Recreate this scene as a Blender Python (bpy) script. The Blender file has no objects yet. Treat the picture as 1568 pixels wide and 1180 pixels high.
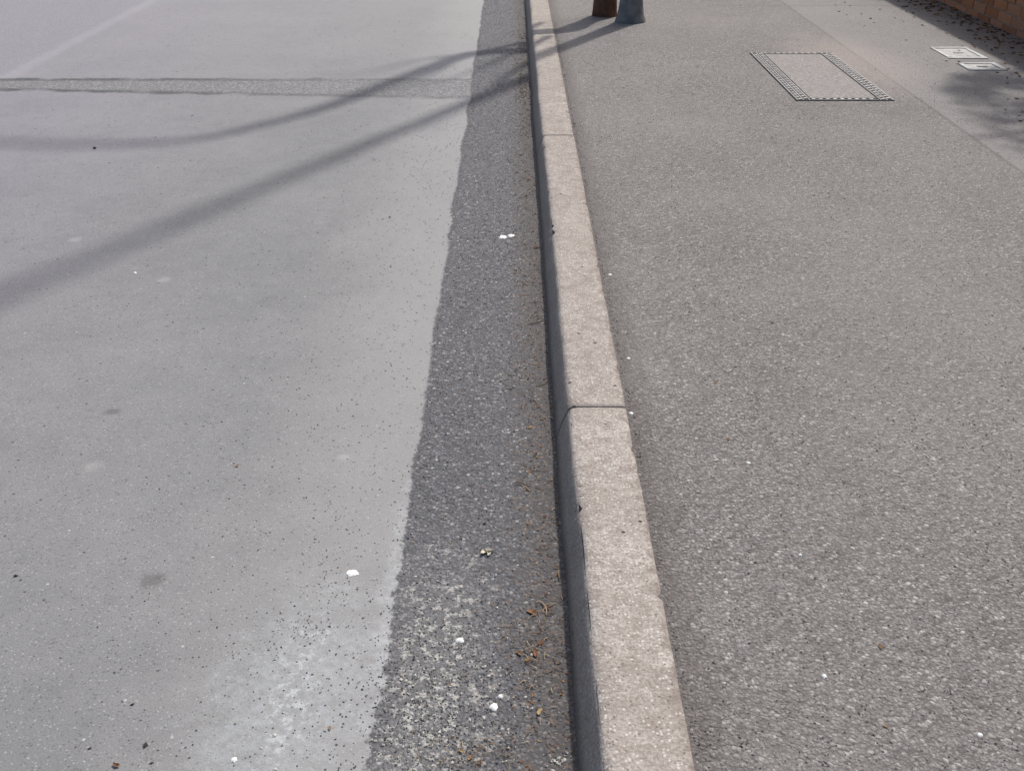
import bpy, math, random
from mathutils import Vector, noise as mn
random.seed(7)
R = random.random
U = random.uniform
gauss = random.gauss
sc = bpy.context.scene
H = 1.5            # eye height above road
PV = 0.108         # pavement height
KT = 0.113         # kerb top
AZ, EL = math.radians(30), math.radians(50)
SD = (math.sin(AZ), math.cos(AZ))
COT = 1/math.tan(EL)

def G(px, py, z=0.0):
    """survey helper: ground coordinates of a feature seen in the photo"""
    f = 1524.; a = math.radians(30)
    v = py-590.
    dz = -f*math.sin(a)-v*math.cos(a)
    dy = f*math.cos(a)-v*math.sin(a)
    t = (z-H)/dz
    return ((px-784.)*t, dy*t)

# ------------------------------------------------------------ node helpers
class NT:
    def __init__(s, name):
        s.m = bpy.data.materials.new(name); s.m.use_nodes = True
        s.t = s.m.node_tree; s.t.nodes.clear()
        s.out = s.t.nodes.new('ShaderNodeOutputMaterial')
        s.b = s.t.nodes.new('ShaderNodeBsdfPrincipled')
        s.t.links.new(s.b.outputs[0], s.out.inputs[0])
        s.co = s.t.nodes.new('ShaderNodeTexCoord').outputs['Object']
        s._xyz = None
    def put(s, inp, v):
        if isinstance(v, bpy.types.NodeSocket): s.t.links.new(v, inp)
        elif isinstance(v, tuple) and len(v) == 3 and inp.type == 'RGBA': inp.default_value = (*v, 1)
        else: inp.default_value = v
    def M(s, op, a, b=None, c=None, clamp=False):
        n = s.t.nodes.new('ShaderNodeMath'); n.operation = op; n.use_clamp = clamp
        for i, v in enumerate((a, b, c)):
            if v is not None: s.put(n.inputs[i], v)
        return n.outputs[0]
    def mix(s, f, a, b, mode='MIX'):
        n = s.t.nodes.new('ShaderNodeMix'); n.data_type = 'RGBA'; n.blend_type = mode
        s.put(n.inputs[0], f); s.put(n.inputs[6], a); s.put(n.inputs[7], b)
        return n.outputs[2]
    def mr(s, v, a, b, c=0., d=1., smooth=True):
        n = s.t.nodes.new('ShaderNodeMapRange')
        n.interpolation_type = 'SMOOTHSTEP' if smooth else 'LINEAR'
        s.put(n.inputs[0], v)
        for i, x in enumerate((a, b, c, d)): s.put(n.inputs[i+1], x)
        return n.outputs[0]
    def noise(s, sc_, det=2., rough=.6, vec=None, dist=0.):
        n = s.t.nodes.new('ShaderNodeTexNoise'); n.noise_dimensions = '3D'
        s.put(n.inputs['Vector'], vec or s.co); n.inputs['Scale'].default_value = sc_
        n.inputs['Detail'].default_value = det; n.inputs['Roughness'].default_value = rough
        n.inputs['Distortion'].default_value = dist
        return n.outputs['Fac']
    def vor(s, sc_, vec=None, dims='3D'):
        n = s.t.nodes.new('ShaderNodeTexVoronoi'); n.voronoi_dimensions = dims
        s.put(n.inputs['Vector'], vec or s.co); n.inputs['Scale'].default_value = sc_
        return n.outputs['Distance'], n.outputs['Color']
    def xyz(s):
        if s._xyz is None:
            n = s.t.nodes.new('ShaderNodeSeparateXYZ'); s.put(n.inputs[0], s.co); s._xyz = n.outputs
        return s._xyz
    def ch(s, col, i=0):
        n = s.t.nodes.new('ShaderNodeSeparateXYZ'); s.put(n.inputs[0], col); return n.outputs[i]
    def warp(s, sc_, amt):
        n = s.t.nodes.new('ShaderNodeTexNoise'); s.put(n.inputs['Vector'], s.co)
        n.inputs['Scale'].default_value = sc_; n.inputs['Detail'].default_value = 0
        a = s.t.nodes.new('ShaderNodeVectorMath'); a.operation = 'MULTIPLY_ADD'
        s.put(a.inputs[0], n.outputs['Color']); a.inputs[1].default_value = (amt,)*3; s.put(a.inputs[2], s.co)
        return a.outputs[0]
    def ramp(s, v, stops):
        n = s.t.nodes.new('ShaderNodeValToRGB'); s.put(n.inputs[0], v)
        e = n.color_ramp.elements
        while len(e) < len(stops): e.new(.5)
        for el, (p, c) in zip(e, stops): el.position = p; el.color = (*c, 1)
        return n.outputs[0]
    def blob(s, x, y, rx, ry, wob=.5, nz=None, ang=0.):
        X, Y = s.xyz()[0], s.xyz()[1]
        dx = s.M('SUBTRACT', X, x); dy = s.M('SUBTRACT', Y, y)
        if ang:
            c_, s_ = math.cos(ang), math.sin(ang)
            dx, dy = (s.M('ADD', s.M('MULTIPLY', dx, c_), s.M('MULTIPLY', dy, s_)),
                      s.M('SUBTRACT', s.M('MULTIPLY', dy, c_), s.M('MULTIPLY', dx, s_)))
        dx = s.M('DIVIDE', dx, rx); dy = s.M('DIVIDE', dy, ry)
        d = s.M('SQRT', s.M('ADD', s.M('MULTIPLY', dx, dx), s.M('MULTIPLY', dy, dy)))
        if nz is None: nz = s.noise(12, 2)
        d = s.M('ADD', d, s.M('MULTIPLY', s.M('SUBTRACT', nz, .5), wob*2))
        return s.mr(d, 1.2, .3)
    def bump(s, h, dist=.003, strength=1., prev=None):
        n = s.t.nodes.new('ShaderNodeBump'); n.inputs['Strength'].default_value = strength
        n.inputs['Distance'].default_value = dist; s.put(n.inputs['Height'], h)
        return n.outputs[0]
    def fin(s, col, rough=.85, nrm=None, spec=.3, metal=0.):
        s.put(s.b.inputs['Base Color'], col); s.put(s.b.inputs['Roughness'], rough)
        s.b.inputs['Specular IOR Level'].default_value = spec
        s.b.inputs['Metallic'].default_value = metal
        if nrm: s.put(s.b.inputs['Normal'], nrm)
        return s.m

def stones(t, scale, warp=.004):
    """aggregate: returns random value, height"""
    d, c = t.vor(scale, t.warp(scale*.7, warp))
    h = t.M('SUBTRACT', 1., t.M('MULTIPLY', d, 1.3), clamp=True)
    h = t.M('MULTIPLY', h, t.M('MULTIPLY_ADD', t.ch(c, 1), .7, .3))
    return t.ch(c, 0), h

# ------------------------------------------------------------ materials
def mat_road():
    t = NT('worn_asphalt'); X, Y, Z = t.xyz()
    big = t.noise(1.3, 3, .6); mid = t.noise(9, 3, .6); fin = t.noise(230, 1, .7)
    n12 = t.noise(14, 3, .7); n40 = t.noise(48, 3, .75)
    base = t.mix(t.mr(big, .3, .7), (.192, .193, .192), (.235, .234, .231))
    base = t.mix(t.mr(X, -.9, -3.0), base, t.mix(t.mr(big, .3, .7), (.226, .213, .240), (.272, .256, .280)))  # purple camera cast towards the far left, painted into the road colour
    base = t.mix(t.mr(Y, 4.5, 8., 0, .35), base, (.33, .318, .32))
    base = t.mix(t.M('MULTIPLY', t.mr(mid, .35, .7), .28), base, (.285, .283, .277))
    base = t.mix(t.mr(n12, .5, .75, 0, .25), base, (.14, .14, .138))
    base = t.mix(t.mr(fin, .3, .72, 0, .5), base, (.125, .124, .123))
    v1, c1 = t.vor(170, t.warp(90, .006)); g1 = t.ch(c1, 0)
    base = t.mix(t.M('MULTIPLY', t.M('GREATER_THAN', g1, .86), t.mr(v1, .5, .2, 0, .5)), base, (.42, .415, .405))
    base = t.mix(t.M('MULTIPLY', t.M('LESS_THAN', g1, .2), t.mr(v1, .55, .2, 0, .6)), base, (.08, .08, .08))
    v2, c2 = t.vor(38); g2 = t.ch(c2, 0)
    pit = t.M('MULTIPLY', t.M('GREATER_THAN', g2, .84), t.mr(v2, .18, .09))
    base = t.mix(t.M('MULTIPLY', pit, .8), base, (.045, .043, .04))
    v3, c3 = t.vor(21); g3 = t.ch(c3, 1)
    lt = t.M('MULTIPLY', t.M('GREATER_THAN', g3, .8), t.mr(v3, .09, .04))
    base = t.mix(t.M('MULTIPLY', lt, .6), base, (.55, .54, .52))
    ew = t.M('ADD', X, t.M('MULTIPLY', t.M('SUBTRACT', t.noise(2.2, 2), .5), .3))
    base = t.mix(t.mr(ew, -.85, -.3, 0, .45), base, (.33, .322, .31))
    sm = t.M('MULTIPLY', t.blob(*G(440, 1090), .19, .42, .9, n12, -.12), t.mr(n40, .3, .7, .1, 1))
    base = t.mix(t.M('MULTIPLY', sm, .34), base, (.46, .50, .52))
    core = t.M('MULTIPLY', t.blob(*G(450, 1060), .05, .26, 1.3, n12, -.1), t.mr(n40, .5, .62))
    base = t.mix(t.M('MULTIPLY', core, .30), base, (.62, .64, .64))
    sm2 = t.M('MULTIPLY', t.blob(*G(600, 940), .04, .5, 1.1, n12), t.mr(n40, .3, .7, .1, 1))
    base = t.mix(t.M('MULTIPLY', sm2, .42), base, (.46, .48, .49))
    for px, py, rx, ry, k in ((232, 888, .034, .03, .42), (172, 630, .03, .022, .45), (252, 428, .03, .03, -.22),
                              (115, 367, .03, .03, -.22), (527, 700, .022, .02, -.22), (143, 714, .03, .03, -.2)):
        b = t.blob(*G(px, py), rx, ry, .7, n40)
        base = t.mix(t.M('MULTIPLY', b, abs(k)), base, (.06, .057, .048) if k > 0 else (.46, .45, .43))
    smooth_h = t.M('ADD', t.M('MULTIPLY', fin, .5), t.M('MULTIPLY', t.M('SUBTRACT', 1., v1), .35))
    smooth_h = t.M('SUBTRACT', smooth_h, t.M('MULTIPLY', pit, .8))
    sr, sh_ = stones(t, 125)
    gap = t.mr(sh_, .30, .08, 0, .55)
    rc = t.ramp(sr, [(0, (.11, .11, .112)), (.45, (.165, .164, .164)), (.85, (.225, .222, .218)), (1, (.38, .37, .36))])
    slope = t.M('MULTIPLY', X, -.073)
    wn = t.M('MULTIPLY', t.M('SUBTRACT', t.noise(5, 3, .7), .5), .12)
    lo = t.M('SUBTRACT', t.M('ADD', Y, wn), t.M('ADD', slope, 6.04))
    hi = t.M('SUBTRACT', 6.53, t.M('SUBTRACT', Y, wn))
    tr = t.M('MULTIPLY', t.mr(lo, -.02, .02), t.mr(hi, -.02, .02))
    crack = t.M('ADD', t.mr(t.M('ABSOLUTE', lo), .06, .008), t.mr(t.M('ABSOLUTE', hi), .06, .008), clamp=True)
    crack = t.M('MULTIPLY', crack, t.mr(wn, -.03, .01))
    crack = t.M('MULTIPLY', crack, t.mr(X, -.4, -2.6, .4, 1))
    col = t.mix(t.M('MULTIPLY', tr, .85), base, rc)
    col = t.mix(t.M('MULTIPLY', crack, .8), col, (.05, .05, .05))
    fl = t.M('MULTIPLY', t.mr(X, -3.22, -3.38), t.mr(Y, 6.5, 6.6))
    col = t.mix(t.M('MULTIPLY', fl, .7), col, t.mix(.5, rc, (.31, .285, .335)))
    seam = t.M('MULTIPLY', t.mr(t.M('ABSOLUTE', t.M('ADD', X, t.M('ADD', 3.28, t.M('MULTIPLY', wn, .6)))), .09, .02), t.mr(Y, 6.5, 6.6))
    col = t.mix(t.M('MULTIPLY', seam, .16), col, (.42, .41, .43))
    # gutter strip
    en = t.M('ADD', t.M('MULTIPLY', t.M('SUBTRACT', t.noise(3.2, 1, .5), .5), .04),
             t.M('MULTIPLY', t.M('SUBTRACT', t.noise(28, 3, .75), .5), t.mr(Y, 1.2, 2.6, .075, .03)))
    ex = t.M('ADD', X, en)
    g = t.mr(ex, -.264, -.252)
    gc = t.ramp(sr, [(0, (.068, .068, .075)), (.4, (.105, .105, .113)), (.75, (.145, .144, .15)), (.93, (.21, .206, .207)), (1, (.40, .39, .38))])
    gc = t.mix(t.mr(n12, .35, .7, 0, .45), gc, (.165, .162, .168))
    gc = t.mix(gap, gc, (.04, .04, .043))
    gc = t.mix(t.mr(fin, .45, .75, 0, .45), gc, (.05, .05, .053))
    ds = t.blob(*G(660, 1060), .13, .5, .8, n12)
    ds2 = t.M('MULTIPLY', ds, t.mr(n40, .52, .60))
    gc = t.mix(t.M('MULTIPLY', ds, .25), gc, (.26, .255, .24))
    gc = t.mix(t.M('MULTIPLY', ds2, .7), gc, (.48, .46, .42))
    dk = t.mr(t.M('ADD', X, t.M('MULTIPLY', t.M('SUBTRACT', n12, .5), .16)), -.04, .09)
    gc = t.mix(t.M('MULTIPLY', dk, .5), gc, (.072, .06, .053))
    gc = t.mix(t.M('MULTIPLY', t.mr(n40, .54, .66), t.mr(X, -.14, .08, .05, .6)), gc, (.18, .122, .085))
    rim = t.M('MULTIPLY', t.mr(t.M('ABSOLUTE', t.M('ADD', ex, .250)), .016, .003), t.mr(n12, .4, .6, .2, .8))
    col = t.mix(g, col, gc)
    col = t.mix(t.M('MULTIPLY', rim, .5), col, (.07, .07, .073))
    rm = t.M('MAXIMUM', t.M('MAXIMUM', tr, fl), g)
    h = t.M('ADD', t.M('MULTIPLY', smooth_h, t.M('MULTIPLY_ADD', rm, -.35, .35)), t.M('MULTIPLY', sh_, rm))
    n = t.bump(h, .003, .9)
    return t.fin(col, .8, n, .3)

PST = [(0, (.088, .081, .076)), (.25, (.150, .139, .132)), (.6, (.213, .198, .187)), (.88, (.278, .260, .246)), (1, (.45, .43, .405))]
def mat_pave():
    t = NT('pavement_asphalt'); X, Y, Z = t.xyz()
    r1, h1 = stones(t, 122, .006); r2, h2 = stones(t, 270, .003)
    c1 = t.ramp(r1, PST); c2 = t.ramp(r2, PST)
    m = t.noise(40, 3, .7)
    col = t.mix(t.mr(m, .4, .6, .1, .7), c1, c2)
    col = t.mix(t.mr(h1, .30, .08, 0, .5), col, (.072, .063, .057))
    h = t.M('ADD', t.M('MULTIPLY', h1, 1.), t.M('MULTIPLY', h2, .4))
    big = t.noise(1.1, 4, .62)
    col = t.mix(t.mr(big, .35, .7, 0, .3), col, (.27, .250, .235))
    col = t.mix(t.mr(t.noise(2.7, 3, .6), .5, .75, 0, .25), col, (.13, .117, .108))
    k = t.mr(t.M('ADD', X, t.M('MULTIPLY', t.M('SUBTRACT', m, .5), .05)), .42, .305, 0, 1)
    col = t.mix(t.M('MULTIPLY', k, .5), col, (.08, .064, .055))
    s = t.mr(t.M('ADD', X, t.M('MULTIPLY', t.M('SUBTRACT', t.noise(4, 2), .5), .03)), 2.255, 2.275)
    sm = t.mix(t.noise(6, 3, .65), (.225, .216, .21), (.30, .288, .28))
    sm = t.mix(.4, sm, c2)
    col = t.mix(t.M('MULTIPLY', s, .6), col, sm)
    ln = t.M('MAXIMUM', t.mr(t.M('ABSOLUTE', t.M('SUBTRACT', X, 2.265)), .014, .005),
             t.M('MULTIPLY', t.mr(t.M('ABSOLUTE', t.M('SUBTRACT', Y, 8.66)), .02, .008), t.mr(X, 1.6, 1.7)))
    col = t.mix(t.M('MULTIPLY', ln, .4), col, (.09, .083, .078))
    p = t.blob(2.2, 6.6, .4, .9, .6, t.noise(3, 3))
    col = t.mix(t.M('MULTIPLY', p, .42), col, (.37, .31, .28))
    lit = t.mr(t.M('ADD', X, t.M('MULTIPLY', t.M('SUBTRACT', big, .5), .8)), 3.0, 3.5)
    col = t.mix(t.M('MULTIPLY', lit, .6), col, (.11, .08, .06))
    n = t.bump(h, .0036, .95)
    return t.fin(col, .85, n, .3)

def mat_kerb():
    t = NT('kerb_concrete'); X, Y, Z = t.xyz()
    geo = t.t.nodes.new('ShaderNodeNewGeometry')
    a = t.noise(5, 4, .65); b = t.noise(150, 3, .75); m = t.noise(30, 4, .7)
    col = t.mix(t.mr(a, .3, .7), (.35, .31, .275), (.49, .45, .405))
    col = t.mix(t.M('MULTIPLY', geo.outputs['Random Per Island'], .35), col, (.32, .28, .25))
    col = t.mix(t.mr(Y, 1.8, 5., 0, .4), col, (.33, .285, .25))
    col = t.mix(t.mr(m, .44, .66, 0, .6), col, (.25, .21, .18))
    col = t.mix(t.mr(m, .45, .3, 0, .45), col, (.58, .54, .49))
    col = t.mix(t.mr(b, .42, .62, 0, .65), col, (.21, .178, .152))
    v, c = t.vor(150); r = t.ch(c, 0)
    col = t.mix(t.M('MULTIPLY', t.M('GREATER_THAN', r, .78), t.mr(v, .5, .25, 0, .65)), col, (.64, .61, .56))
    col = t.mix(t.M('MULTIPLY', t.M('LESS_THAN', r, .16), t.mr(v, .45, .2, 0, .7)), col, (.11, .09, .08))
    v2, c2 = t.vor(24); r2 = t.ch(c2, 0)
    pit = t.M('MULTIPLY', t.M('GREATER_THAN', r2, .85), t.mr(v2, .15, .08))
    col = t.mix(t.M('MULTIPLY', pit, .85), col, (.06, .045, .04))
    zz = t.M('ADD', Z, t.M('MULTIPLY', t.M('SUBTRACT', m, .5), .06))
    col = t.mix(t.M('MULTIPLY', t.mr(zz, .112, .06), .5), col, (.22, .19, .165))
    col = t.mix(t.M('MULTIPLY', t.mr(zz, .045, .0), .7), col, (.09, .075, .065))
    k = t.M('MULTIPLY', t.mr(t.M('ADD', X, t.M('MULTIPLY', t.M('SUBTRACT', m, .5), .06)), .285, .314), .6)
    col = t.mix(k, col, (.16, .13, .112))
    u = t.M('FRACT', t.M('DIVIDE', t.M('ADD', Y, 2.87), 2.58))
    u = t.M('MULTIPLY', t.M('MINIMUM', u, t.M('SUBTRACT', 1., u)), 2.58)
    j = t.mr(t.M('ADD', u, t.M('MULTIPLY', t.M('SUBTRACT', m, .5), .03)), .022, .0)
    col = t.mix(t.M('MULTIPLY', j, .5), col, (.16, .135, .115))
    h = t.M('ADD', t.M('MULTIPLY', b, .8), t.M('MULTIPLY', m, .8))
    h = t.M('SUBTRACT', h, t.M('MULTIPLY', pit, 1.2))
    return t.fin(col, .88, t.bump(h, .004, .9), .25)

def mat_simple(name, col, col2, ns=20, rough=.8, bd=.002, metal=0., spec=.3, bs=60):
    t = NT(name)
    c = t.mix(t.mr(t.noise(ns, 3, .65), .3, .7), col, col2)
    return t.fin(c, rough, t.bump(t.noise(bs, 3, .7), bd, .8), spec, metal)

def mat_island(name, stops, rough=.8, ns=300, amt=.3, sub=0.):
    t = NT(name)
    g = t.t.nodes.new('ShaderNodeNewGeometry')
    c = t.ramp(g.outputs['Random Per Island'], stops)
    c = t.mix(t.M('MULTIPLY', t.noise(ns, 2, .7), amt), c, (.02, .018, .015))
    return t.fin(c, rough, None, .25)

# ------------------------------------------------------------ mesh helpers
def obj(name, verts, faces, mat, smooth=False, parent=None, mids=None):
    me = bpy.data.meshes.new(name); me.from_pydata(verts, [], faces); me.update()
    for m in (mat if isinstance(mat, list) else [mat]): me.materials.append(m)
    if mids: me.polygons.foreach_set('material_index', mids)
    if smooth: me.polygons.foreach_set('use_smooth', [True]*len(me.polygons))
    o = bpy.data.objects.new(name, me); sc.collection.objects.link(o)
    if parent: o.parent = parent
    return o
def empty(name):
    o = bpy.data.objects.new(name, None); sc.collection.objects.link(o); return o
def sheet(name, x0, x1, y0, y1, z, mat):
    return obj(name, [(x0, y0, z), (x1, y0, z), (x1, y1, z), (x0, y1, z)], [(0, 1, 2, 3)], mat)
def box(V, F, x0, x1, y0, y1, z0, z1, j=0.):
    b = len(V)
    for z in (z0, z1):
        for x, y in ((x0, y0), (x1, y0), (x1, y1), (x0, y1)):
            V.append((x+U(-j, j), y+U(-j, j), z+U(-j, j)))
    F += [(b+3, b+2, b+1, b), (b+4, b+5, b+6, b+7), (b, b+1, b+5, b+4), (b+1, b+2, b+6, b+5), (b+2, b+3, b+7, b+6), (b+3, b, b+4, b+7)]
def tube(V, F, pts, rad, n=12, cap=True, wob=0.):
    b = len(V); pts = [Vector(p) for p in pts]; up = Vector((0, 1, 0.01))
    for i, p in enumerate(pts):
        d = (pts[min(i+1, len(pts)-1)]-pts[max(i-1, 0)]).normalized()
        u = d.cross(up)
        if u.length < 1e-3: u = d.cross(Vector((1, 0, 0)))
        u.normalize(); w = d.cross(u)
        for k in range(n):
            a = 2*math.pi*k/n
            q = p+(u*math.cos(a)+w*math.sin(a))*rad[i]
            if wob:
                q += (q-p)*wob*mn.noise(Vector((q.x*9, q.y*9, q.z*3)))
            V.append(tuple(q))
    for i in range(len(pts)-1):
        for k in range(n):
            F.append((b+i*n+k, b+i*n+(k+1) % n, b+(i+1)*n+(k+1) % n, b+(i+1)*n+k))
    if cap:
        F.append(tuple(b+k for k in range(n))[::-1]); F.append(tuple(b+(len(pts)-1)*n+k for k in range(n)))

# ------------------------------------------------------------ ground, road, pavement
soil = mat_simple('soil', (.07, .05, .035), (.13, .09, .06), 6, .95, .01)
grass = mat_simple('verge', (.05, .075, .025), (.09, .11, .04), 3, .95, .02)
sheet('ground', -400, 400, -400, 400, -.03, grass)
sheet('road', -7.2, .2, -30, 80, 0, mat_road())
pm = mat_pave()
sheet('pavement', .26, 3.62, -30, 80, PV, pm)
sheet('pavement', -9.6, -7.35, -30, 80, PV, pm)
sheet('flower_bed', 3.78, 7, -10, 40, .16, soil)

# kerb
km = mat_kerb()
prof = [(.106, -.06), (.116, -.01), (.121, 0.0), (.125, .02), (.130, .04), (.136, .06), (.142, .078), (.147, .092), (.1505, .101),
        (.155, .108), (.163, .112), (.178, KT), (.195, KT), (.22, KT), (.245, KT), (.265, KT), (.283, KT), (.299, .1125), (.305, .110), (.308, .104), (.309, .06), (.309, -.06)]
mort = mat_simple('joint_dirt', (.06, .05, .042), (.14, .12, .10), 60, .95)
def kerb(name, mirror=None, y0=-2.87, y1=30, fine=12.):
    V, F = [], []; y = y0; idx = 0
    while y < y1:
        L = 2.58; a = y+.0012; b = y+L-.0012
        step = .02 if y < fine else .2
        n = max(2, int(L/step)); ox = U(-.002, .002); oz = U(-.0015, .0015); base = len(V); P = len(prof)
        ys = [a, a+.003]+[a+(b-a)*i/n for i in range(1, n)]+[b-.003, b]
        for i, yy in enumerate(ys):
            e = .0015 if i in (0, len(ys)-1) else 0
            nick = .005*max(0, 1-abs(yy-3.58)/.03)
            for j, (px, pz) in enumerate(prof):
                v = Vector((px*18, yy*9, pz*18))
                w = .0028 if 5 <= j <= 10 else .0013
                chip = max(0, mn.noise(Vector((px*14, yy*30, 3.)))-.36)*.016+nick*(j < 11) if (7 <= j <= 10 or 17 <= j <= 19) else 0
                dx = mn.noise(v)*w+mn.noise(Vector((0, yy*1.7, 3)))*.006*(j < 11)+ox; dz = mn.noise(v+Vector((9, 9, 9)))*w*.7+oz
                s = 1 if j < 11 else -1
                x = px+dx+s*(chip+e*(1 if 3 < j < 19 else 0)); z = pz+dz-chip-(e if pz > .05 else 0)
                if mirror is not None: x = mirror-x
                V.append((x, yy, z))
        for i in range(len(ys)-1):
            for j in range(P-1):
                q = (base+i*P+j, base+i*P+j+1, base+(i+1)*P+j+1, base+(i+1)*P+j)
                F.append(q if mirror is not None else q[::-1])
        F.append(tuple(base+j for j in range(P))); F.append(tuple(base+(len(ys)-1)*P+j for j in range(P))[::-1])
        y += L; idx += 1
    m0 = len(F); mm = [0]*m0
    xa, xb = (.155, .295)
    if mirror is not None: xa, xb = mirror-xb, mirror-xa
    box(V, F, xa, xb, y0, y1, -.05, KT-.007); mm += [1]*6
    return obj(name, V, F, [km, mort], True, None, mm)
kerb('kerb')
kerb('kerb', mirror=-7.05, fine=-10)

# ------------------------------------------------------------ inspection cover in pavement
mp = empty('manhole_cover')
iron = mat_simple('iron_frame', (.17, .165, .16), (.32, .31, .30), 40, .6, .001, .3, .5, 200)
dark = mat_simple('frame_slots', (.02, .02, .02), (.045, .04, .038), 60, .9)
c0 = G(1218, 155, PV); c1 = G(1372, 155, PV); c2 = G(1272, 82, PV); c3 = G(1148, 82, PV)
xa, xb = (c0[0]+c3[0])/2, (c1[0]+c2[0])/2; ya, yb = c0[1], c2[1]
z0 = PV+.004
V, F = [], []
sw = .085; ew = .05
box(V, F, xa, xa+sw, ya, yb, PV-.02, z0-.001); box(V, F, xb-sw, xb, ya, yb, PV-.02, z0-.001)
box(V, F, xa+sw, xb-sw, ya, ya+ew, PV-.02, z0-.001); box(V, F, xa+sw, xb-sw, yb-ew, yb, PV-.02, z0-.001)
obj('slots', V, F, dark, parent=mp)
V, F = [], []
for xs in (xa, xb-sw):
    for xo in (0.006, sw*.5-.003, sw-.012):
        box(V, F, xs+xo, xs+xo+.006, ya, yb, PV-.01, z0+.003)
    n = int((yb-ya)/.05)
    for i in range(n):
        y = ya+.01+i*.05
        box(V, F, xs+.017, xs+sw*.5-.009, y, y+.028, PV-.01, z0+.0035, .0005)
        box(V, F, xs+sw*.5+.009, xs+sw-.017, y+.018, y+.046, PV-.01, z0+.0035, .0005)
for ys_ in (ya, yb-ew):
    for yo in (0.006, ew-.012):
        box(V, F, xa+sw+.001, xb-sw-.001, ys_+yo, ys_+yo+.005, PV-.01, z0+.0025)
    n = int((xb-xa-2*sw)/.04)
    for i in range(n):
        x = xa+sw+.008+i*.04
        box(V, F, x, x+.02, ys_+.016, ys_+ew-.016, PV-.01, z0+.003, .0005)
obj('frame', V, F, iron, parent=mp)
def mat_infill():
    t = NT('cover_infill'); r_, h1 = stones(t, 105, .006)
    col = t.mix(.5, t.ramp(r_, PST), (.28, .255, .238))
    return t.fin(col, .85, t.bump(h1, .0035, .8), .3)
V, F = [], []
box(V, F, xa+sw+.004, xb-sw-.004, ya+ew+.004, yb-ew-.004, PV-.02, z0+.001)
obj('infill', V, F, mat_infill(), parent=mp)

# small utility covers
conc = mat_simple('pale_concrete', (.42, .41, .385), (.58, .57, .54), 25, .85, .002)
lidm = mat_simple('worn_lid', (.30, .295, .285), (.46, .45, .43), 30, .7, .002)
def small_cover(px, py, w, l):
    e = empty('water_meter_cover')
    x, y = G(px, py, PV)
    V, F = [], []
    t_ = .03; zt = PV+.006
    box(V, F, x-w/2, x+w/2, y-l/2, y-l/2+t_, PV-.02, zt, .003); box(V, F, x-w/2, x+w/2, y+l/2-t_, y+l/2, PV-.02, zt, .003)
    box(V, F, x-w/2, x-w/2+t_, y-l/2+t_+.002, y+l/2-t_-.002, PV-.02, zt, .003); box(V, F, x+w/2-t_, x+w/2, y-l/2+t_+.002, y+l/2-t_-.002, PV-.02, zt, .003)
    obj('surround', V, F, conc, parent=e)
    V, F = [], []
    box(V, F, x-w/2+t_+.003, x+w/2-t_-.003, y-l/2+t_+.004, y+l/2-t_-.004, PV-.02, zt-.003)
    box(V, F, x-.03, x+.03, y-.012, y+.012, zt-.004, zt+.001)
    obj('lid', V, F, lidm, parent=e)
small_cover(1467, 82, .25, .34)
small_cover(1503, 103, .24, .2)

# ------------------------------------------------------------ lamp post
lp = empty('street_lamp')
paint = mat_simple('grey_paint', (.115, .113, .112), (.19, .187, .183), 15, .6, .0006, .0, .25, 80)
bx, by = G(965, 33, PV)
V, F = [], []
pr = [(0, .118), (.02, .116), (.05, .104), (.12, .092), (.25, .08), (.45, .074), (.6, .072), (.62, .068), (2, .064), (4, .06), (6.5, .055), (7.6, .05)]
pts = [(bx, by, PV-.01+h) for h, r in pr]; rr = [r for h, r in pr]
pts += [(bx-.08, by, 8.1), (bx-.35, by, 8.5), (bx-.8, by, 8.7), (bx-1.3, by, 8.75)]; rr += [.04, .036, .032, .03]
tube(V, F, pts, rr, 20)
obj('post', V, F, paint, True, lp)
V, F = [], []
tube(V, F, [(bx-1.25, by, 8.75), (bx-1.35, by, 8.76), (bx-1.65, by, 8.77), (bx-1.9, by, 8.76), (bx-1.98, by, 8.75)], [.05, .1, .14, .11, .04], 14)
obj('lantern', V, F, lidm, True, lp)

# ------------------------------------------------------------ tree (trunk in view, crown overhead)
te = empty('tree')
def mat_bark():
    t = NT('bark')
    a = t.noise(14, 4, .7, dist=1.); b = t.noise(70, 3, .7)
    c = t.mix(t.mr(a, .3, .7), (.08, .038, .025), (.17, .09, .06))
    c = t.mix(t.mr(b, .5, .7, 0, .5), c, (.04, .024, .018))
    return t.fin(c, .9, t.bump(t.M('ADD', a, b), .008, 1.), .2)
bark = mat_bark()
tx, ty = G(925, 24, PV)
def lift(px, py, z):
    x, y = G(px, py); return (x+SD[0]*COT*z, y+SD[1]*COT*z, z)
ctl = [(tx, ty, PV-.04), (tx, ty, PV+.04), (tx, ty, .5), (tx-.01, ty, 1.0), lift(720, 84, 2.0), lift(600, 125, 2.8), lift(490, 165, 3.4), lift(385, 198, 4.0),
        lift(270, 217, 4.5), lift(140, 222, 5.0), lift(0, 218, 5.6), lift(-160, 214, 6.3)]
crad = [.12, .095, .085, .08, .072, .066, .058, .050, .043, .037, .032, .028]
path, rad = [], []
for i in range(len(ctl)-1):
    P = [Vector(ctl[max(0, min(len(ctl)-1, i+k))]) for k in (-1, 0, 1, 2)]
    for s in range(5):
        u = s/5
        q = .5*((2*P[1])+(P[2]-P[0])*u+(2*P[0]-5*P[1]+4*P[2]-P[3])*u*u+(3*P[1]-P[0]-3*P[2]+P[3])*u**3)
        if q.z > 1.3: q = q+Vector((mn.noise(q*1.3), mn.noise(q*1.3+Vector((7, 0, 0))), 0))*.07
        path.append(q); rad.append(crad[i]*(1-u)+crad[i+1]*u)
path.append(Vector(ctl[-1])); rad.append(crad[-1])
V, F = [], []
tube(V, F, path, rad, 14, True, .35)
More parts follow.
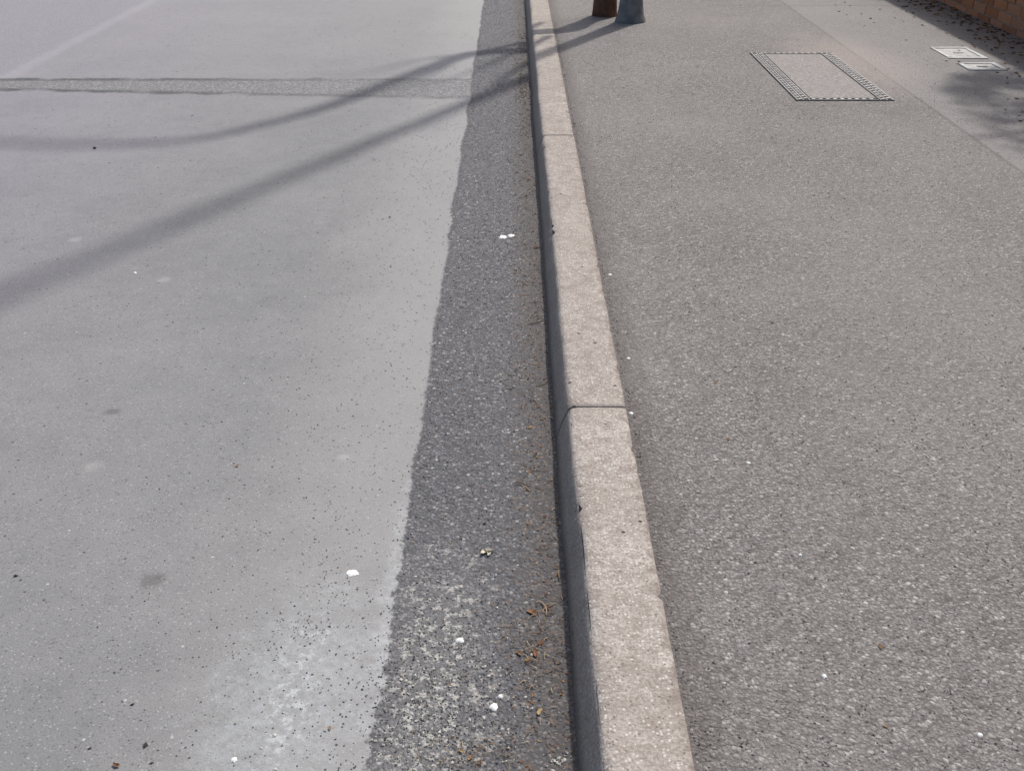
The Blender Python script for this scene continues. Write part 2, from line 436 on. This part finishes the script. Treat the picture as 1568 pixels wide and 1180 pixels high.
def limb(a, b, r0, r1, w=.2):
    a, b = Vector(a), Vector(b); m = (a+b)/2+Vector((U(-w, w), U(-w, w), w))
    tube(V, F, [a, (a+m)/2, m, (m+b)/2, b], [r0, r0*.9+r1*.1, (r0+r1)/2, r0*.3+r1*.7, r1], 8)
top = Vector(ctl[-1])
for d in ((-1.6, .6, 1.8), (-.8, 1.8, 2.2), (-2.2, -.4, 1.2), (-.4, .6, 2.6), (-1.8, 2.0, 1.0)):
    limb(top, top+Vector(d), .03, .012)
limb(lift(800, 66, 1.6), lift(640, 92, 3.6), .035, .018, .08)
limb(lift(640, 92, 3.6), lift(470, 118, 5.2), .018, .005, .1)
limb(lift(700, 92, 2.1), lift(560, 150, 4.2), .026, .009, .1)
limb(lift(820, 62, 1.4), lift(700, 118, 3.2), .03, .014, .1)
limb(lift(700, 118, 3.2), lift(600, 160, 4.4), .014, .006, .1)
limb(lift(830, 85, 1.4), lift(740, 150, 3.0), .035, .02, .1)
limb(lift(740, 150, 3.0), lift(655, 205, 4.4), .02, .006, .1)
obj('trunk', V, F, bark, True, te)
leafm = mat_island('foliage', [(0, (.03, .06, .018)), (.5, (.055, .095, .03)), (1, (.10, .13, .045))], .6, 40, .2)
def leaves(name, centres, n, size, mat, parent):
    V, F = [], []
    for i in range(n):
        c, r = random.choice(centres)
        while True:
            p = Vector((U(-1, 1), U(-1, 1), U(-1, 1)))
            if .2 < p.length < 1: break
        p = Vector(c)+p*r
        a = Vector((U(-1, 1), U(-1, 1), U(-.6, .6))).normalized(); b = a.cross(Vector((U(-1, 1), U(-1, 1), U(-1, 1)))).normalized()
        s = size*U(.6, 1.3); k = len(V)
        V += [tuple(p-a*s), tuple(p+b*s*.45), tuple(p+a*s), tuple(p-b*s*.45)]
        F.append((k, k+1, k+2, k+3))
    return obj(name, V, F, mat, False, parent)
cc = []
ctr = top+Vector((-2.4, 1.2, 2.2))
for i in range(34):
    d = Vector((U(-1, 1), U(-1, 1), U(-.7, .9)))
    cc.append((ctr+Vector((d.x*1.8, d.y*2.0, d.z*1.6)), U(.35, .7)))
leaves('crown', cc, 9000, .07, leafm, te)

# ------------------------------------------------------------ brick wall
wp = empty('brick_wall')
WX = 3.6
brick = mat_island('brick', [(0, (.34, .13, .06)), (.35, (.48, .20, .09)), (.7, (.55, .26, .13)), (1, (.38, .19, .12))], .9, 40, .4)
mortar = mat_simple('mortar', (.26, .20, .15), (.38, .31, .24), 20, .95)
V, F = [], []
zz = PV-.03; row = 0
while zz < 1.0:
    y = 2.0-(row % 2)*.112
    while y < 22:
        o_ = U(-.002, .003)
        box(V, F, WX-o_, WX+.17+o_, y, y+.215, zz, zz+.065, .0012)
        y += .226
    zz += .076; row += 1
obj('bricks', V, F, brick, parent=wp)
V, F = [], []; box(V, F, WX+.007, WX+.163, 1.9, 22, -.02, zz-.005)
obj('mortar', V, F, mortar, parent=wp)
V, F = [], []; y = 1.88
while y < 22:
    box(V, F, WX-.03, WX+.2, y, y+.448, zz-.004, zz+.055, .002); y += .452
obj('coping', V, F, conc, parent=wp)

# hedge growing over the wall
sh = empty('shrub')
redl = mat_island('shrub_leaves', [(0, (.05, .07, .02)), (.5, (.09, .10, .035)), (.8, (.14, .06, .03)), (1, (.2, .07, .035))], .6, 40, .2)
V, F = [], []; cc = []
tgt = [(1545, 165, .30, 2.3), (1500, 125, .2, 2.6), (1590, 200, .34, 2.2), (1550, 118, .26, 2.6), (1620, 150, .4, 2.2), (1420, 12, .2, 2.3), (1500, 30, .2, 2.0), (1350, -5, .15, 2.3), (1560, 60, .2, 2.), (1480, 140, .14, 2.9)]
for px, py, r, z in tgt:
    x, y = G(px, py, PV); zr = z-PV
    p = (x+SD[0]*COT*zr, y+SD[1]*COT*zr, z); cc.append((p, r))
    root = (4.1+U(-.1, .1), p[1]+U(-.3, .5), .15)
    tube(V, F, [root, ((root[0]*.8+p[0]*.2), (root[1]+p[1])/2, 1.1), p], [.02, .015, .006], 6)
for i in range(26): cc.append(((U(4.0, 5.2), U(5, 20), U(.8, 2.1)), U(.35, .6)))
obj('stems', V, F, bark, True, sh)
leaves('leaves', cc[:10], 1900, .05, redl, sh)
leaves('leaf_mass', cc[10:], 9000, .06, redl, sh)

# ------------------------------------------------------------ loose grit
OCT = [(1, 0, 0), (-1, 0, 0), (0, 1, 0), (0, -1, 0), (0, 0, 1), (0, 0, -1)]
OF = [(0, 2, 4), (2, 1, 4), (1, 3, 4), (3, 0, 4), (2, 0, 5), (1, 2, 5), (3, 1, 5), (0, 3, 5)]
def stone(V, F, x, y, z, s):
    b = len(V); a = U(0, 6.28); ca, sa = math.cos(a), math.sin(a)
    k = (U(.7, 1.3), U(.5, 1.), U(.4, .8))
    for v in OCT:
        px, py, pz = (v[i]*k[i]+U(-.25, .25) for i in range(3))
        V.append((x+(px*ca-py*sa)*s, y+(px*sa+py*ca)*s, z+pz*s+s*.25))
    F += [tuple(b+i for i in f) for f in OF]
grit = mat_island('grit', [(0, (.07, .068, .068)), (.45, (.14, .135, .132)), (.8, (.22, .21, .2)), (.93, (.34, .32, .30)), (1, (.6, .58, .54))], .85)
V, F = [], []
for i in range(7500):
    y = .9+9*R()**1.8; x = U(-.25, .115)
    stone(V, F, x, y, 0, U(.0012, .003)*(1+.05*y))
for i in range(2600):
    y = .9+6*R()**1.6; x = -.26-abs(gauss(0, .3))
    stone(V, F, x, y, 0, U(.001, .0024)*(1+.08*y))
for i in range(1700):
    y = .9+8*R(); x = U(-3, -.3)
    stone(V, F, x, y, 0, U(.001, .0023)*(1+.1*y))
for i in range(1500):
    x, y = G(gauss(690, 80), gauss(1080, 75))
    if x < .1: stone(V, F, x, y, 0, U(.001, .0033))
for cx, cy, n in ((470, 965, 70), (405, 975, 40), (510, 860, 40), (505, 900, 30)):
    for i in range(n):
        x, y = G(gauss(cx, 20), gauss(cy, 18)); stone(V, F, x, y, 0, U(.001, .0026))
obj('gravel', V, F, grit)
V, F = [], []
crumb = mat_island('cement_crumbs', [(0, (.34, .32, .28)), (1, (.60, .58, .52))], .9, 100, .15)
for cx, cy, n, sx, sy in ((640, 1080, 70, 40, 50), (700, 985, 30, 30, 30), (770, 1050, 75, 30, 45), (620, 1150, 35, 25, 20), (720, 1130, 40, 60, 25), (660, 900, 25, 25, 40), (860, 1165, 30, 12, 12), (440, 1060, 25, 30, 60)):
    for i in range(n):
        x, y = G(gauss(cx, sx), gauss(cy, sy))
        if x < .11: stone(V, F, x, y, 0, U(.0015, .0048))
obj('cement_crumbs', V, F, crumb)
V, F = [], []
pgrit = mat_island('pavement_grit', [(0, (.11, .102, .095)), (.5, (.195, .181, .171)), (.88, (.28, .262, .248)), (1, (.5, .48, .45))], .85)
for i in range(13000):
    y = .9+6*R()**1.7; x = U(.31, .31+.5*y+.9)
    if xa-.01 < x < xb+.01 and ya-.01 < y < yb+.01: continue
    stone(V, F, x, y, PV, U(.0012, .0028)*(1+.06*y))
for i in range(900):
    y = .9+7*R(); x = .312+abs(gauss(0, .008)); stone(V, F, x, y, PV, U(.0015, .0035))
obj('gravel', V, F, pgrit)

# ------------------------------------------------------------ litter
wh = mat_simple('bird_dropping', (.66, .66, .61), (.85, .85, .82), 160, .7, .001)
def splat(px, py, r, z=0., ry=None):
    x, y = G(px, py, z); ry = ry or r; n = 26; V = [(x, y, z+.0035)]; ph = U(0, 50)
    for k, h in ((.6, .0032), (1., .0005)):
        for i in range(n):
            a = 2*math.pi*i/n; q = k*(1+.4*mn.noise(Vector((math.cos(a)*1.7+ph, math.sin(a)*1.7, 0)))+.10*U(-1, 1)*(k == 1))
            V.append((x+math.cos(a)*r*q, y+math.sin(a)*ry*q, z+h))
    F = [(0, 1+i, 1+(i+1) % n) for i in range(n)]+[(1+i, 1+n+i, 1+n+(i+1) % n, 1+(i+1) % n) for i in range(n)]
    obj('bird_dropping', V, F, wh, True)
splat(540, 877, .0125, 0, .012); splat(770, 363, .016, 0, .017); splat(783, 361, .014, 0, .015); splat(704, 980, .010, 0, .008); splat(756, 1082, .009); splat(766, 1066, .005)
splat(934, 421, .007, PV); splat(207, 418, .006); splat(358, 1163, .006); splat(1146, 709, .005, PV); splat(962, 549, .006, PV); splat(966, 633, .006, PV)
splat(1262, 1035, .005, PV); splat(1500, 1125, .005, PV); splat(1225, 850, .004, PV)

leafl = mat_island('dead_leaf', [(0, (.14, .06, .03)), (.4, (.24, .115, .055)), (.8, (.32, .18, .08)), (1, (.45, .33, .16))], .8, 80, .4)
def leaf(V, F, x, y, z, s, asp=.5):
    b = len(V); a = U(0, 6.28); ca, sa = math.cos(a), math.sin(a); cu = U(.1, .7); n = 6; tw = U(-.4, .4)
    for i in range(n):
        t_ = i/(n-1)*2-1; w = (1-t_*t_)**.7*asp*U(.7, 1.2)+.02
        for k in (-1, 0, 1):
            px = t_*s; py = k*w*s+tw*t_*t_*s; pz = (t_*t_*cu*.6+abs(k)*w*U(.2, .8))*s+.001
            V.append((x+px*ca-py*sa, y+px*sa+py*ca, z+pz))
    for i in range(n-1):
        for k in (0, 1): F.append((b+i*3+k, b+i*3+k+1, b+(i+1)*3+k+1, b+(i+1)*3+k))
V, F = [], []
for i in range(520):
    y = 5.5+5*R(); x = WX-.02-abs(gauss(0, .16)); leaf(V, F, x, y, PV, U(.01, .026))
for i in range(110):
    leaf(V, F, U(2.6, 3.5), 4.6+5*R(), PV, U(.008, .018))
for px, py, s in ((815, 938, .013), (838, 930, .009), (820, 1000, .012), (828, 985, .009), (808, 1010, .008), (795, 1000, .009), (597, 333, .009),
                  (822, 380, .014), (810, 275, .014), (806, 300, .012), (812, 655, .008), (178, 1172, .008), (363, 714, .006), (826, 1090, .009), (505, 1115, .005), (720, 1160, .007), (706, 1150, .006), (735, 1168, .006)):
    leaf(V, F, *G(px, py), .001, s)
clus = [(U(1.1, 8), U(.02, .1)) for i in range(26)]
for i in range(420):
    if R() < .5:
        cy, cx = random.choice(clus); y = gauss(cy, .09); x = gauss(cx, .02)
    else: y = 1+8*R()**1.2; x = .11-abs(gauss(0, .05))
    leaf(V, F, min(.112, x), y, 0, U(.002, .005)*(1+.08*y))
for i in range(160):
    leaf(V, F, U(-.24, .05), 1+5*R(), 0, U(.0015, .004))
for i in range(25): leaf(V, F, U(.35, 2.2), 1+7*R(), PV, U(.004, .007))
for i in range(20): leaf(V, F, U(-2, -.3), 1+7*R(), 0, U(.004, .007))
obj('dead_leaves', V, F, leafl)

twm = mat_island('straw', [(0, (.13, .08, .05)), (.5, (.24, .165, .105)), (.8, (.40, .31, .21)), (1, (.58, .49, .35))], .8, 80, .3)
V, F = [], []
def twig(x, y, z, L, r):
    a = U(0, 6.28); c = U(-.6, .6); pts = []
    for i in range(5):
        s = (i/4-.5)*L; pts.append((x+math.cos(a+c*i/4)*s, y+math.sin(a+c*i/4)*s, z+r+.002*(1-abs(i/2-1))))
    tube(V, F, pts, [r*.6, r, r, r*.9, r*.5], 5)
for i in range(560):
    if R() < .5:
        cy, cx = random.choice(clus); y = gauss(cy, .10); x = gauss(cx, .025)
    else: y = .95+7.5*R()**1.2; x = .112-abs(gauss(0, .06))
    twig(min(.112, x), y, .001, U(.005, .02), U(.0004, .0009)*(1+.08*y))
for i in range(16):
    y = 1+4.5*R()**1.1; twig(.08-abs(gauss(0, .06)), y, .001, U(.025, .05), U(.0007, .0012))
for i in range(90):
    x, y = G(gauss(820, 22), gauss(985, 45))
    if x < .11: twig(x, y, .002, U(.008, .026), U(.0005, .001))
for i in range(100):
    x, y = G(gauss(725, 35), gauss(1155, 14)); twig(x, y, .002, U(.006, .016), U(.0004, .0008))
for i in range(120):
    twig(U(-.24, .06), .95+3*R(), .001, U(.005, .015), U(.0004, .0008))
for i in range(40): twig(U(.33, 2.5), 1+6*R(), PV+.001, U(.01, .025), U(.0004, .0008))
for px, py, L in ((745, 845, .035), (800, 742, .045), (806, 748, .03), (822, 495, .06), (835, 930, .05), (830, 590, .04), (855, 880, .03)):
    twig(*G(px, py), .001, L, .0017)
obj('twigs', V, F, twm)
V, F = [], []; lx, ly = G(745, 845); leaf(V, F, lx, ly, .002, .018, .35); leaf(V, F, lx+.006, ly-.006, .003, .012, .4)
obj('pale_leaf', V, F, mat_simple('pale_leaf', (.42, .38, .28), (.58, .54, .42), 60, .8))

V, F = [], []
for px, py, s in ((24, 882, .006), (203, 1078, .004), (224, 1140, .007), (232, 1168, .004), (145, 228, .012), (138, 1145, .004), (742, 802, .005), (395, 842, .003), (1388, 502, .004), (908, 420, .004)):
    x, y = G(px, py, 0 if px < 900 else PV); stone(V, F, x, y, 0 if px < 900 else PV, s)
obj('pebbles', V, F, mat_simple('dark_stone', (.03, .028, .026), (.06, .055, .05), 60))

# ------------------------------------------------------------ light, sky, camera
d = Vector((SD[0]*math.cos(EL), SD[1]*math.cos(EL), math.sin(EL)))
sl = bpy.data.lights.new('sun', 'SUN'); sl.energy = 3.5; sl.angle = math.radians(1.9); sl.color = (1, .965, .915)
so = bpy.data.objects.new('sun', sl); so.rotation_euler = d.to_track_quat('Z', 'Y').to_euler(); so.location = d*30
sc.collection.objects.link(so)
w = bpy.data.worlds.new('World'); sc.world = w; w.use_nodes = True
nt = w.node_tree; bg = nt.nodes['Background']; sk = nt.nodes.new('ShaderNodeTexSky')
sk.sky_type = 'NISHITA'; sk.sun_disc = False; sk.sun_elevation = EL; sk.sun_rotation = AZ; sk.air_density = 1.; sk.dust_density = 4.
nt.links.new(sk.outputs[0], bg.inputs[0]); bg.inputs[1].default_value = .15
cam = bpy.data.cameras.new('camera'); co = bpy.data.objects.new('camera', cam); sc.collection.objects.link(co)
co.location = (0, 0, H); co.rotation_euler = (math.radians(60), 0, 0)
cam.sensor_width = 36; cam.lens = 35; cam.clip_end = 1500; cam.clip_start = .05
sc.camera = co
sc.view_settings.view_transform = 'Standard'; sc.view_settings.look = 'None'; sc.view_settings.exposure = 0
